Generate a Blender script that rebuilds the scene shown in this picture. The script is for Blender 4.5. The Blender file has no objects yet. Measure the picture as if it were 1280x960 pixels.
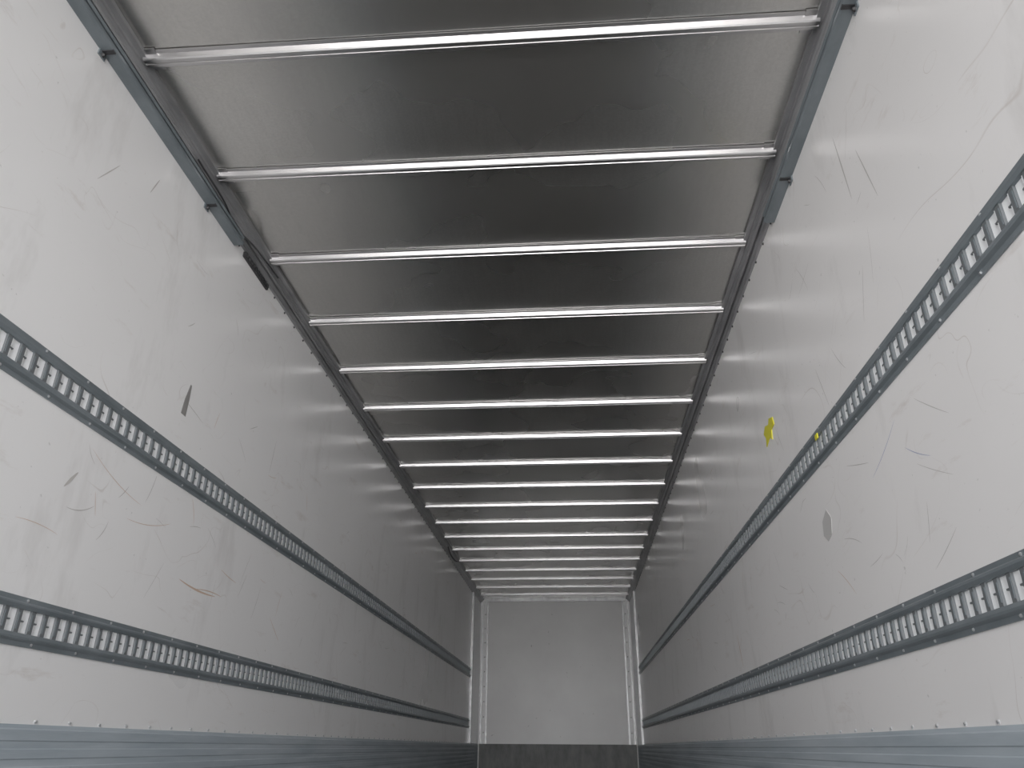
import bpy, bmesh, math, random
from mathutils import Vector, Matrix
random.seed(4)
S = bpy.context.scene
XL, XR = -1.525, 0.935
CZ = 0.43
H = 2.65
Y0, Y1 = -1.7, 12.84
BOW0, BSTEP = 1.85, 0.6195

# ------------------------------------------------------------ materials
def mat(name, col, rough=0.5, metal=0.0, build=None, **kw):
    m = bpy.data.materials.new(name); m.use_nodes = True
    nt = m.node_tree; b = nt.nodes['Principled BSDF']
    b.inputs['Base Color'].default_value = (*col, 1)
    b.inputs['Roughness'].default_value = rough
    b.inputs['Metallic'].default_value = metal
    for k, v in kw.items(): b.inputs[k.replace('_', ' ')].default_value = v
    if build: build(nt, b)
    return m
def N(nt, t, **kw):
    n = nt.nodes.new(t)
    for k, v in kw.items(): setattr(n, k, v)
    return n
def coords(nt, scale=(1,1,1), loc=(0,0,0)):
    tc = N(nt, 'ShaderNodeTexCoord'); mp = N(nt, 'ShaderNodeMapping')
    mp.inputs['Scale'].default_value = scale; mp.inputs['Location'].default_value = loc
    nt.links.new(tc.outputs['Object'], mp.inputs['Vector']); return mp.outputs[0]
def noise(nt, scale, vec, detail=4, rough=.55):
    n = N(nt, 'ShaderNodeTexNoise'); n.inputs['Scale'].default_value = scale
    n.inputs['Detail'].default_value = detail; n.inputs['Roughness'].default_value = rough
    nt.links.new(vec, n.inputs['Vector']); return n.outputs['Fac']
def ramp(nt, fac, stops):
    r = N(nt, 'ShaderNodeValToRGB'); e = r.color_ramp.elements
    while len(e) < len(stops): e.new(.5)
    for el, (p, c) in zip(e, stops):
        el.position = p; el.color = (*c, 1) if len(c) == 3 else c
    nt.links.new(fac, r.inputs['Fac']); return r.outputs['Color']
def mix(nt, a, b, fac, mode='MIX'):
    m = N(nt, 'ShaderNodeMix', data_type='RGBA', blend_type=mode)
    for sock, v in ((m.inputs[0], fac), (m.inputs[6], a), (m.inputs[7], b)):
        if isinstance(v, (int, float)): sock.default_value = v
        elif isinstance(v, tuple): sock.default_value = (*v, 1)
        else: nt.links.new(v, sock)
    return m.outputs[2]
def bump(nt, b, h, strength, dist=.01):
    n = N(nt, 'ShaderNodeBump'); n.inputs['Strength'].default_value = strength
    n.inputs['Distance'].default_value = dist
    nt.links.new(h, n.inputs['Height']); nt.links.new(n.outputs[0], b.inputs['Normal'])

def wall_build(seed, base):
    def f(nt, b):
        L = nt.links
        soft = noise(nt, .9, coords(nt, (1,1,1), (seed,0,0)), 3)
        c = ramp(nt, soft, [(.35, tuple(x*.96 for x in base)), (.65, base)])
        # grey vertical smudges, sparse
        sm = noise(nt, 2.2, coords(nt, (1,1.6,.55), (seed,3,1)), 5, .65)
        smr = ramp(nt, sm, [(.57, (0,0,0)), (.74, (.34,.34,.34))])
        c = mix(nt, c, (.45,.43,.41), smr)
        # brownish rub marks, elongated along the trailer
        br = noise(nt, 5.0, coords(nt, (1,.5,2.2), (seed+3,7,2)), 6, .7)
        brr = ramp(nt, br, [(.61, (0,0,0)), (.74, (.36,.36,.36))])
        c = mix(nt, c, (.45,.37,.31), brr)
        # hairline scratches
        for sc,ofs,amt in ((1.7,0,.4),(3.3,11,.4),(2.3,23,.4)):
            v = coords(nt, (1, .8, 1.2), (seed*2+ofs,1,4))
            w = N(nt, 'ShaderNodeTexNoise'); w.inputs['Scale'].default_value = sc; w.inputs['Detail'].default_value = 1
            w.inputs['Distortion'].default_value = 1.2
            L.new(v, w.inputs['Vector'])
            line = ramp(nt, w.outputs['Fac'], [(.4986, (0,0,0)), (.5, (1,1,1)), (.5014, (0,0,0))])
            brk = ramp(nt, noise(nt, 3.1, coords(nt, (1,1,1), (seed+7+ofs,0,0)), 3), [(.53, (0,0,0)), (.68, (amt,)*3)])
            ml = mix(nt, line, brk, 1.0, 'MULTIPLY')
            c = mix(nt, c, (.36,.28,.22), ml)
        # fine specks
        sp = noise(nt, 45, coords(nt, (1,1,1), (seed,0,9)), 2)
        spr = ramp(nt, sp, [(.73, (0,0,0)), (.78, (.4,.4,.4))])
        c = mix(nt, c, (.3,.29,.27), spr)
        L.new(c, b.inputs['Base Color'])
        rr = ramp(nt, soft, [(.3, (.27,.27,.27)), (.7, (.33,.33,.33))])
        L.new(rr, b.inputs['Roughness'])
        bump(nt, b, noise(nt, 3.0, coords(nt, (1,1,.5)), 2), .12, .01)
    return f
M_wallL = mat('grp_wall_left', (.7,.7,.7), build=wall_build(1.3, (.84,.832,.83)), Specular_IOR_Level=.5)
M_wallR = mat('grp_wall_right', (.7,.7,.7), build=wall_build(5.1, (.84,.822,.815)), Specular_IOR_Level=.5)
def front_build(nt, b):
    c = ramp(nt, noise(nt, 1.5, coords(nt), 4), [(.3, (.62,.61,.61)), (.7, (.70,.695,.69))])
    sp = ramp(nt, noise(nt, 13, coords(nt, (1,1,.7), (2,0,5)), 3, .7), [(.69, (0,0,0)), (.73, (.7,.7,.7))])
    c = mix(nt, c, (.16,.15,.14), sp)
    nt.links.new(c, b.inputs['Base Color'])
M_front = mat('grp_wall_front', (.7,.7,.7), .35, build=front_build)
def ceil_build(nt, b):
    f1 = noise(nt, 1.3, coords(nt, (1,1,1)), 3, .5)
    f2 = noise(nt, 60, coords(nt, (1,.06,1)), 2, .5)
    f3 = noise(nt, 110, coords(nt, (1,1,1)), 2, .6)
    c = ramp(nt, f1, [(.3, (.61,.60,.575)), (.7, (.67,.662,.64))])
    c = mix(nt, c, ramp(nt, f2, [(.3, (.92,.92,.92)), (.7, (1,1,1))]), .6, 'MULTIPLY')
    c = mix(nt, c, ramp(nt, f3, [(.35, (.86,.86,.86)), (.65, (1,1,1))]), .6, 'MULTIPLY')
    nt.links.new(c, b.inputs['Base Color'])
    nt.links.new(ramp(nt, f1, [(.3, (.26,)*3), (.7, (.29,)*3)]), b.inputs['Roughness'])
M_ceil = mat('galvanised_sheet', (.7,.7,.7), .28, .96, build=ceil_build)
M_bow = mat('bright_aluminium', (.56,.55,.555), .28, 1.0)
def cor_build(nt, b):
    c = ramp(nt, noise(nt, 14, coords(nt, (1,.3,1)), 5), [(.3, (.26,.26,.265)), (.7, (.42,.42,.43))])
    nt.links.new(c, b.inputs['Base Color'])
M_cor = mat('grey_aluminium', (.2,.2,.2), .35, .6, build=cor_build)
def rail_build(nt, b):
    c = ramp(nt, noise(nt, 9, coords(nt, (1,.5,1)), 5, .6), [(.3, (.13,.155,.17)), (.7, (.21,.24,.26))])
    nt.links.new(c, b.inputs['Base Color'])
M_rail = mat('blue_grey_rail', (.16,.19,.21), .42, .35, build=rail_build)
M_rung = mat('rail_rung', (.13,.142,.15), .5, .2)
M_slot = mat('galvanised_backing', (.95,.96,.97), .35, .0)
M_dark = mat('dark_rubber', (.02,.02,.022), .5)
def kick_build(nt, b):
    c = ramp(nt, noise(nt, 5, coords(nt, (1,.25,3)), 6, .65), [(.3, (.27,.32,.36)), (.7, (.42,.47,.51))])
    nt.links.new(c, b.inputs['Base Color'])
M_kick = mat('blue_grey_kick', (.2,.25,.28), .45, .0, build=kick_build)
def fk_build(nt, b):
    c = ramp(nt, noise(nt, 5, coords(nt, (1.5,1,.6)), 5, .65), [(.3, (.03,.033,.032)), (.7, (.11,.115,.11))])
    nt.links.new(c, b.inputs['Base Color'])
M_fkick = mat('scuffed_kick', (.3,.3,.3), .5, .0, build=fk_build)
def floor_build(nt, b):
    c = ramp(nt, noise(nt, 4, coords(nt, (3,.5,1)), 6), [(.3, (.055,.054,.052)), (.7, (.095,.093,.09))])
    nt.links.new(c, b.inputs['Base Color'])
M_floor = mat('phenolic_floor', (.05,.05,.05), .5, build=floor_build)
M_post = mat('white_post', (.80,.80,.80), .3)
M_screw = mat('zinc_screw', (.75,.76,.78), .3, .9)
M_yel = mat('yellow_tape', (.72,.66,.02), .5)
M_lab = mat('grey_label', (.30,.29,.28), .3, .3)
M_lab2 = mat('faded_label', (.50,.49,.48), .4)
M_tan = mat('tan_scuff', (.58,.42,.32), .7)
M_gscuff = mat('grey_scuff', (.48,.46,.44), .7)
M_blue = mat('blue_scuff', (.33,.36,.52), .7)

# ------------------------------------------------------------ mesh helpers
def obj(name, verts, faces, mats, mi=None, smooth=False, parent=None):
    me = bpy.data.meshes.new(name); me.from_pydata(verts, [], faces)
    for m in (mats if isinstance(mats, (list, tuple)) else [mats]): me.materials.append(m)
    if mi: me.polygons.foreach_set('material_index', mi)
    if smooth: me.polygons.foreach_set('use_smooth', [True]*len(faces))
    bm = bmesh.new(); bm.from_mesh(me)
    if not smooth: bmesh.ops.recalc_face_normals(bm, faces=bm.faces)
    bm.to_mesh(me); bm.free(); me.update()
    o = bpy.data.objects.new(name, me); S.collection.objects.link(o)
    if parent: o.parent = parent
    return o
class B:
    def __init__(s): s.v=[]; s.f=[]; s.m=[]
    def box(s, x0,x1,y0,y1,z0,z1, m=0):
        i=len(s.v)
        s.v += [(x,y,z) for x in (x0,x1) for y in (y0,y1) for z in (z0,z1)]
        for q in ((0,1,3,2),(4,6,7,5),(0,4,5,1),(2,3,7,6),(0,2,6,4),(1,5,7,3)):
            s.f.append(tuple(i+k for k in q)); s.m.append(m)
    def prism(s, prof, y0, y1, m=0):   # prof (x,z)
        i=len(s.v); n=len(prof)
        s.v += [(x,y0,z) for x,z in prof]+[(x,y1,z) for x,z in prof]
        for k in range(n):
            j=(k+1)%n; s.f.append((i+k,i+j,i+n+j,i+n+k)); s.m.append(m)
        s.f.append(tuple(range(i,i+n))); s.m.append(m)
        s.f.append(tuple(range(i+2*n-1,i+n-1,-1))); s.m.append(m)
    def disc(s, x, y, z, r, h, m=0, n=6):   # axis along x, from x to x+h
        i=len(s.v)
        for xx, rr in ((x,r),(x+h*.6,r),(x+h,r*.6)):
            s.v += [(xx, y+rr*math.cos(2*math.pi*k/n), z+rr*math.sin(2*math.pi*k/n)) for k in range(n)]
        for a in range(2):
            for k in range(n):
                j=(k+1)%n; s.f.append((i+a*n+k,i+a*n+j,i+(a+1)*n+j,i+(a+1)*n+k)); s.m.append(m)
        s.f.append(tuple(i+2*n+k for k in range(n))); s.m.append(m)
    def make(s, name, mats, **k): return obj(name, s.v, s.f, mats, s.m, **k)
def wx(side, d): return XL+d if side=='L' else XR-d

# ------------------------------------------------------------ shell
WALL={}
b=B(); b.box(XL-.08, XL, Y0, Y1+.08, -.02, H+.02); WALL['L']=b.make('wall_left', M_wallL)
b=B(); b.box(XR, XR+.08, Y0, Y1+.08, -.02, H+.02); WALL['R']=b.make('wall_right', M_wallR)
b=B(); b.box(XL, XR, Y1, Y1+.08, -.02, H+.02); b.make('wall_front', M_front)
b=B()
b.box(XL, XR, Y0, Y1, -.08, 0)
b.make('floor', M_floor)
# ceiling : sheets between bows, each very slightly bellied
nb0 = -5
v=[]; f=[]; rows=[]
y_edges=[Y0]+[BOW0+n*BSTEP for n in range(nb0, 18) if BOW0+n*BSTEP>Y0]+[Y1+.02]
NX=16
for i in range(len(y_edges)-1):
    a_, b_ = y_edges[i], y_edges[i+1]; amp=random.uniform(-.004,.003); tw=random.uniform(-.002,.002)
    for k in range(9 if i==len(y_edges)-2 else 8):
        t=k/8; y=a_+(b_-a_)*t; rows.append(len(v))
        for j in range(NX+1):
            u=j/NX
            z=H+amp*4*t*(1-t)*math.sin(math.pi*u)+tw*math.sin(2*math.pi*u)*4*t*(1-t)
            v.append((XL+(XR-XL)*u, y, z))
for r in range(len(rows)-1):
    for j in range(NX):
        a_=rows[r]+j; c_=rows[r+1]+j
        f.append((a_,a_+1,c_+1,c_)[::-1])
n0=len(v); v+= [(XL,Y0,H+.05),(XR,Y0,H+.05),(XR,Y1,H+.05),(XL,Y1,H+.05)]; f.append((n0,n0+1,n0+2,n0+3))
obj('ceiling', v, f, M_ceil, smooth=True)

# ------------------------------------------------------------ roof bows
BL, BR = XL+.058, XR-.058
def bow_mesh():
    me=bpy.data.meshes.new('roof_bow')
    prof=[(-.038,0),(-.038,-.003),(-.024,-.004),(-.019,-.022),(-.015,-.026),(-.004,-.026),(-.002,-.022),
          (.002,-.022),(.004,-.026),(.015,-.026),(.019,-.022),(.024,-.004),(.038,-.003),(.038,0)]
    n=len(prof); v=[]; f=[]; segs=10
    for s in range(segs+1):
        u=s/segs; x=BL+(BR-BL)*u
        for (y,z) in prof: v.append((x,y,z-.001))
    for s in range(segs):
        for k in range(n):
            j=(k+1)%n; f.append((s*n+k,s*n+j,(s+1)*n+j,(s+1)*n+k))
    f.append(tuple(range(n))); f.append(tuple(range((segs+1)*n-1, segs*n-1, -1)))
    # end foot plates
    for x0,x1 in ((BL-.012,BL+.05),(BR-.05,BR+.012)):
        i=len(v); v+=[(x,y,z) for x in (x0,x1) for y in (-.045,.045) for z in (-.007,-.001)]
        for q in ((0,1,3,2),(4,6,7,5),(0,4,5,1),(2,3,7,6),(0,2,6,4),(1,5,7,3)): f.append(tuple(i+k for k in q))
    me.from_pydata(v,[],f); me.materials.append(M_bow)
    bm=bmesh.new(); bm.from_mesh(me); bmesh.ops.recalc_face_normals(bm, faces=bm.faces); bm.to_mesh(me); bm.free()
    return me
bm_=bow_mesh()
for n in range(nb0,18):
    y=BOW0+n*BSTEP
    if y<Y0+.05: continue
    o=bpy.data.objects.new('roof_bow', bm_); o.location=(0,y,H-.002)
    o.rotation_euler=(0,0,random.uniform(.001,.006)); S.collection.objects.link(o)

# ------------------------------------------------------------ cornice trims
cp=[(0,-.078),(.012,-.078),(.012,-.064),(.022,-.056),(.022,-.046),(.043,-.030),(.050,-.030),(.050,-.018),(.070,-.018),(.070,-.001),(0,-.001)]
for i,s in enumerate('LR'):
    b=B(); b.prism([(wx(s,d),H+z) for d,z in cp], Y0, Y1)
    b.prism([(wx(s,d),H+z) for d,z in [(.028,-.050),(.034,-.056),(.040,-.050),(.036,-.036),(.030,-.036)]], Y0, Y1)
    y=Y0+.05
    while y<Y1:
        h=.006 if s=='L' else -.006
        b.disc(wx(s,0.0), y, H-.088+random.uniform(-.003,.003), .006, h, 1); y+=.155
    b.make('trim_%d'%(i+1), [M_cor, M_dark])
b=B(); b.prism([(XL+.07,H-.001),(XL+.07,H-.05),(XR-.07,H-.05),(XR-.07,H-.001)], Y1-.03, Y1-.001); b.make('trim_3', M_cor)
# vertical corner profiles at the bulkhead
for i,s in enumerate('LR'):
    b=B(); sg=1 if s=='L' else -1
    def bx(d0,d1,y0,y1,z0,z1,m=0):
        x0,x1=sorted((wx(s,d0),wx(s,d1))); b.box(x0,x1,y0,y1,z0,z1,m)
    bx(.0,.13,Y1-.012,Y1,CZ+.05,H-.05)
    bx(.0,.012,Y1-1.0,Y1,CZ+.05,H-.08)
    bx(.120,.142,Y1-.030,Y1-.010,CZ+.05,H-.05,3)
    bx(.04,.058,Y1-.03,Y1-.010,CZ+.05,H-.05,3)
    bx(.0,.03,Y1-1.06,Y1-.99,CZ+.05,H-.08,3)
    z=CZ+.2
    while z<H-.1:
        x0,x1=sorted((wx(s,.085),wx(s,.10))); b.box(x0,x1,Y1-.018,Y1-.012,z,z+.015,2); z+=.22
    b.make('trim_%d'%(i+4), [M_post, M_slot, M_dark, M_cor])

# ------------------------------------------------------------ lashing rails
def rail(side, z0, z1, y0, y1):
    b=B(); g=1 if side=='L' else -1
    hh=z1-z0; zc=(z0+z1)/2; so=.031   # half slot opening
    for k in (1,-1):
        e=hh/2
        pts=[(0,e),(.005,e),(.006,e-.012),(.015,e-.018),(.016,so+.010),(.012,so),(.003,so),(0,so)]
        b.prism([(wx(side,d),zc+k*z) for d,z in pts], y0, y1, 0)
        y=y0+.1
        while y<y1:
            b.disc(wx(side,.005), y+(0 if k>0 else .06), zc+k*(e-.008), .0045, .004*g, 2); y+=.21
    x0,x1=sorted((wx(side,0),wx(side,.002))); b.box(x0,x1,y0,y1,zc-so,zc+so,1)
    p=.056; y=y0
    while y<y1-.05:
        x0,x1=sorted((wx(side,.002),wx(side,.009)))
        b.box(x0,x1,y,y+.018,zc-so,zc+so,3)
        x0,x1=sorted((wx(side,.009),wx(side,.010)))
        b.box(x0,x1,y+.003,y+.008,zc-so*.7,zc+so*.7,0)
        # folded bright tabs beside each rung, upper and lower
        x0,x1=sorted((wx(side,.002),wx(side,.008)))
        b.box(x0,x1,y+.0185,y+.023,zc+.004,zc+so*.9,1)
        b.box(x0,x1,y+.0185,y+.023,zc-so*.9,zc-.004,1)
        b.box(x0,x1,y+.0185,y+.032,zc-.002,zc+.002,3)
        y+=p
    b.make('cargo_lashing_rail', [M_rail, M_slot, M_screw, M_rung])
RY1=11.75
rail('L', CZ+.915, CZ+1.05, Y0+.1, RY1)
rail('R', CZ+.955, CZ+1.085, Y0+.1, RY1)
rail('L', CZ+.243, CZ+.370, Y0+.1, RY1)
rail('R', CZ+.246, CZ+.376, Y0+.1, RY1)

# ------------------------------------------------------------ kick plates
def kick(side, name):
    b=B(); T=CZ+.05
    pts=[(0,T),(.008,T),(.011,T-.010),(.016,T-.014)]
    z=T-.024
    while z>.07:
        pts+=[(.016,z),(.016,z-.016),(.0135,z-.019),(.0135,z-.036),(.016,z-.039)]; z-=.045
    pts+=[(.016,.05),(.05,.03),(.05,.001),(0,.001)]
    b.prism([(wx(side,d),z) for d,z in pts], Y0, Y1-.01, 0)
    g=1 if side=='L' else -1; y=Y0+.1
    while y<Y1-.1:
        b.disc(wx(side,.0), y, T+.008, .005, .005*g, 1); y+=.16
    b.make(name, [M_kick, M_screw])
kick('L','baseboard_left'); kick('R','baseboard_right')
b=B(); b.prism([(XL+.03,CZ+.05),(XR-.03,CZ+.05),(XR-.03,.001),(XL+.03,.001)], Y1-.03, Y1-.001)
b.box(XL+.03,XR-.03,Y1-.036,Y1-.03,CZ+.035,CZ+.05); b.box(XL+.03,XR-.03,Y1-.036,Y1-.03,CZ-.12,CZ-.10)
b.make('baseboard_front', M_fkick)

# ------------------------------------------------------------ roller door tracks near the doors
for s in 'LR':
    b=B(); g=1 if s=='L' else -1
    pts=[(.0,-.080),(.0,-.122),(.040,-.122),(.046,-.116),(.046,-.104),(.041,-.104),(.041,-.115),(.010,-.115),(.010,-.088),(.041,-.088),(.046,-.082),(.046,-.080)]
    b.prism([(wx(s,d),H+z) for d,z in pts], Y0+.1, 2.80, 0)
    for y in (-.5,.4,1.71,2.51):
        x0,x1=sorted((wx(s,0),wx(s,.005))); b.box(x0,x1,y-.018,y+.018,H-.145,H-.12,0)
        b.disc(wx(s,.005), y, H-.136, .008, .010*g, 1)
        x0,x1=sorted((wx(s,.0),wx(s,.045))); b.box(x0,x1,y-.008,y+.008,H-.126,H-.120,1)
    b.make('roller_door_track', [M_rail, M_dark])

# black ribbed buffer on left wall
b=B(); b.box(XL,XL+.012,2.90,3.20,H-.112,H-.086,0)
for k in range(10): b.box(XL+.012,XL+.018,2.905+k*.030,2.92+k*.030,H-.109,H-.089,0)
b.make('rubber_buffer', M_dark)
# cables
def cable(name, pts, r=.004, m=M_dark):
    c=bpy.data.curves.new(name,'CURVE'); c.dimensions='3D'; c.bevel_depth=r; c.bevel_resolution=2
    sp=c.splines.new('BEZIER'); sp.bezier_points.add(len(pts)-1)
    for p,q in zip(sp.bezier_points,pts): p.co=q; p.handle_left_type=p.handle_right_type='AUTO'
    c.materials.append(m); o=bpy.data.objects.new(name,c); S.collection.objects.link(o)
cable('electric_cable',[(XL+.05,2.3,H-.06),(XL+.055,2.55,H-.075),(XL+.03,2.75,H-.07),(XL+.06,2.85,H-.08),(XL+.05,2.98,H-.05),(XL+.055,3.2,H-.04)])
cable('electric_cable',[(XL+.05,9.0,H-.05),(XL+.05,9.25,H-.09),(XL+.06,9.5,H-.10),(XL+.05,9.8,H-.05)], .008)

# ------------------------------------------------------------ labels, tape, scuffs (flat things on the walls)
def decal(name, side, pts, m, th=.0015):
    b=B(); i=0; n=len(pts)
    b.v=[(wx(side,.0003),y,z) for y,z in pts]+[(wx(side,th),y,z) for y,z in pts]
    b.f=[tuple(range(n)), tuple(range(2*n-1,n-1,-1))]+[(k,(k+1)%n,n+(k+1)%n,n+k) for k in range(n)]
    b.m=[0]*len(b.f); return b.make(name, m)
Y,Z=2.673,CZ+1.252
decal('metal_label','L',[(Y-.022,Z-.065),(Y+.016,Z-.066),(Y+.020,Z+.01),(Y+.018,Z+.070),(Y+.008,Z+.072),(Y-.014,Z+.0)], M_lab)
Y,Z=3.37,CZ+1.335
decal('yellow_tape','R',[(Y-.09,Z+.035),(Y-.03,Z+.052),(Y-.01,Z+.03),(Y+.05,Z+.045),(Y+.09,Z+.02),(Y+.06,Z-.01),(Y+.07,Z-.05),(Y+.0,Z-.03),(Y-.04,Z-.055),(Y-.05,Z-.01),(Y-.10,Z-.005)], M_yel, .004)
b=B(); b.box(XR-.0185,XR-.0155,2.69,2.72,CZ+1.036,CZ+1.056); b.make('yellow_tape', M_yel)
Y,Z=2.80,CZ+.733
decal('faded_label','R',[(Y-.05,Z+.02),(Y-.01,Z+.06),(Y+.05,Z+.03),(Y+.06,Z-.02),(Y+.02,Z-.05),(Y-.03,Z-.035)], M_lab2)

def scuffs(side, lst):      # marks belong to the wall they are on
    mats=[M_gscuff,M_tan,M_blue]
    for zone in (0,1):
        b=B()
        for (y,z,ln,ang,cv,w,m) in lst:
            if (z>CZ+1.0)!=bool(zone): continue
            n=14; c=[]
            for k in range(n+1):
                t=k/n-.5
                yy=y+ln*t*math.cos(ang)-cv*(t*t)*math.sin(ang)
                zz=z+ln*t*math.sin(ang)+cv*(t*t)*math.cos(ang)
                if zone==0: zz=min(max(zz,CZ+.39),CZ+.90)
                else: zz=max(zz,CZ+1.1)
                c.append((yy,zz,w*(1-abs(2*t))**.5+.0003))
            i=len(b.v); x=wx(side,.0008)
            for yy,zz,ww in c: b.v+=[(x,yy+ww*math.sin(ang)*.5,zz-ww*math.cos(ang)*.5),(x,yy-ww*math.sin(ang)*.5,zz+ww*math.cos(ang)*.5)]
            for k in range(n): b.f.append((i+2*k,i+2*k+2,i+2*k+3,i+2*k+1)); b.m.append(m)
        b.make('scuff_marks', mats, parent=WALL[side])
L=[(3.05,CZ+.57,.34,-.03,.04,.008,1),(3.15,CZ+.585,.25,.05,-.03,.004,1),(2.35,CZ+.80,.35,-.25,.06,.002,1),(2.6,CZ+.72,.3,.2,.06,.002,1),
   (1.9,CZ+1.75,.16,1.0,.0,.004,0),(2.15,CZ+1.9,.1,1.2,0,.006,0),(3.6,CZ+1.35,.2,1.4,0,.003,0),(2.2,CZ+.66,.14,.3,.05,.003,0),
   (2.12,CZ+.735,.08,.9,0,.012,0)]
for k in range(90):
    L.append((random.uniform(1.9,8), CZ+random.choice([random.uniform(.45,.86),random.uniform(.45,.86),random.uniform(1.1,1.9)]), random.uniform(.04,.2), random.uniform(-1.5,1.5), random.uniform(-.03,.03), random.uniform(.001,.003), random.choice([0,0,0,1])))
scuffs('L',L)
L=[(2.2,CZ+.80,.25,-.4,.03,.002,2),(2.0,CZ+.72,.15,.5,.02,.002,2),(1.9,CZ+1.6,.25,1.3,.0,.005,0),(2.05,CZ+1.75,.3,1.45,.0,.007,0),(2.6,CZ+1.2,.2,1.2,.0,.003,0),(4.6,CZ+.5,.2,1.2,0,.008,1)]
for k in range(90):
    y_=random.uniform(1.6,8)
    L.append((y_, CZ+random.choice([random.uniform(.45,.9),random.uniform(.45,.9),random.uniform(1.15,1.9)]), random.uniform(.04,.2), random.uniform(-1.5,1.5), random.uniform(-.03,.03), random.uniform(.001,.0026), 0 if y_<2.6 else random.choice([0,0,0,1])))
scuffs('R',L)

# ------------------------------------------------------------ light: daylight through the open rear doors, plus an added fill
w=bpy.data.worlds.new('daylight'); S.world=w; w.use_nodes=True
nt=w.node_tree; bg=nt.nodes['Background']
tc=N(nt,'ShaderNodeTexCoord'); sx=N(nt,'ShaderNodeSeparateXYZ'); nt.links.new(tc.outputs['Generated'],sx.inputs[0])
mr=N(nt,'ShaderNodeMapRange'); mr.inputs['From Min'].default_value=-1; mr.inputs['From Max'].default_value=1
nt.links.new(sx.outputs['Z'],mr.inputs['Value'])
c=ramp(nt,mr.outputs[0],[(0,(.42,.42,.41)),(.48,(.50,.50,.49)),(.52,(.94,.96,1.0)),(1,(.82,.89,1.0))])
nt.links.new(c,bg.inputs['Color']); bg.inputs['Strength'].default_value=4.7
pl=bpy.data.lights.new('rear_opening','AREA'); pl.shape='RECTANGLE'; pl.size=XR-XL; pl.size_y=H
pl.cycles.is_portal=True
po=bpy.data.objects.new('rear_opening',pl); po.location=((XL+XR)/2,Y0,H/2); po.rotation_euler=(math.radians(90),0,0); S.collection.objects.link(po)
sn=bpy.data.lights.new('rear_fill','SUN'); sn.energy=9.5; sn.angle=math.radians(65); sn.color=(1,.98,.975)  # added soft fill from behind, lifts the bulkhead and far side walls
so_=bpy.data.objects.new('rear_fill',sn); S.collection.objects.link(so_); so_.location=(0,-3,3)
so_.rotation_euler=Vector((0,1,.05)).to_track_quat('-Z','Y').to_euler()

# ------------------------------------------------------------ camera
F=950.0
a=Vector((81,455,F)).normalized(); h=Vector((1,.0065,0)); n=h.cross(a).normalized()
if n.y>0: n=-n
r=a.cross(n)
right=Vector((r.x,a.x,n.x)); down=Vector((r.y,a.y,n.y)); fwd=Vector((r.z,a.z,n.z))
cam=bpy.data.cameras.new('camera'); co=bpy.data.objects.new('camera',cam); S.collection.objects.link(co)
cam.sensor_width=36; cam.lens=F/1280*36; cam.clip_start=.02
up=-down; bk=-fwd
co.matrix_world=Matrix(((right.x,up.x,bk.x,0),(right.y,up.y,bk.y,0),(right.z,up.z,bk.z,CZ),(0,0,0,1)))
S.camera=co
S.view_settings.view_transform='Standard'
S.view_settings.gamma=1.18
S.view_settings.exposure=-.45
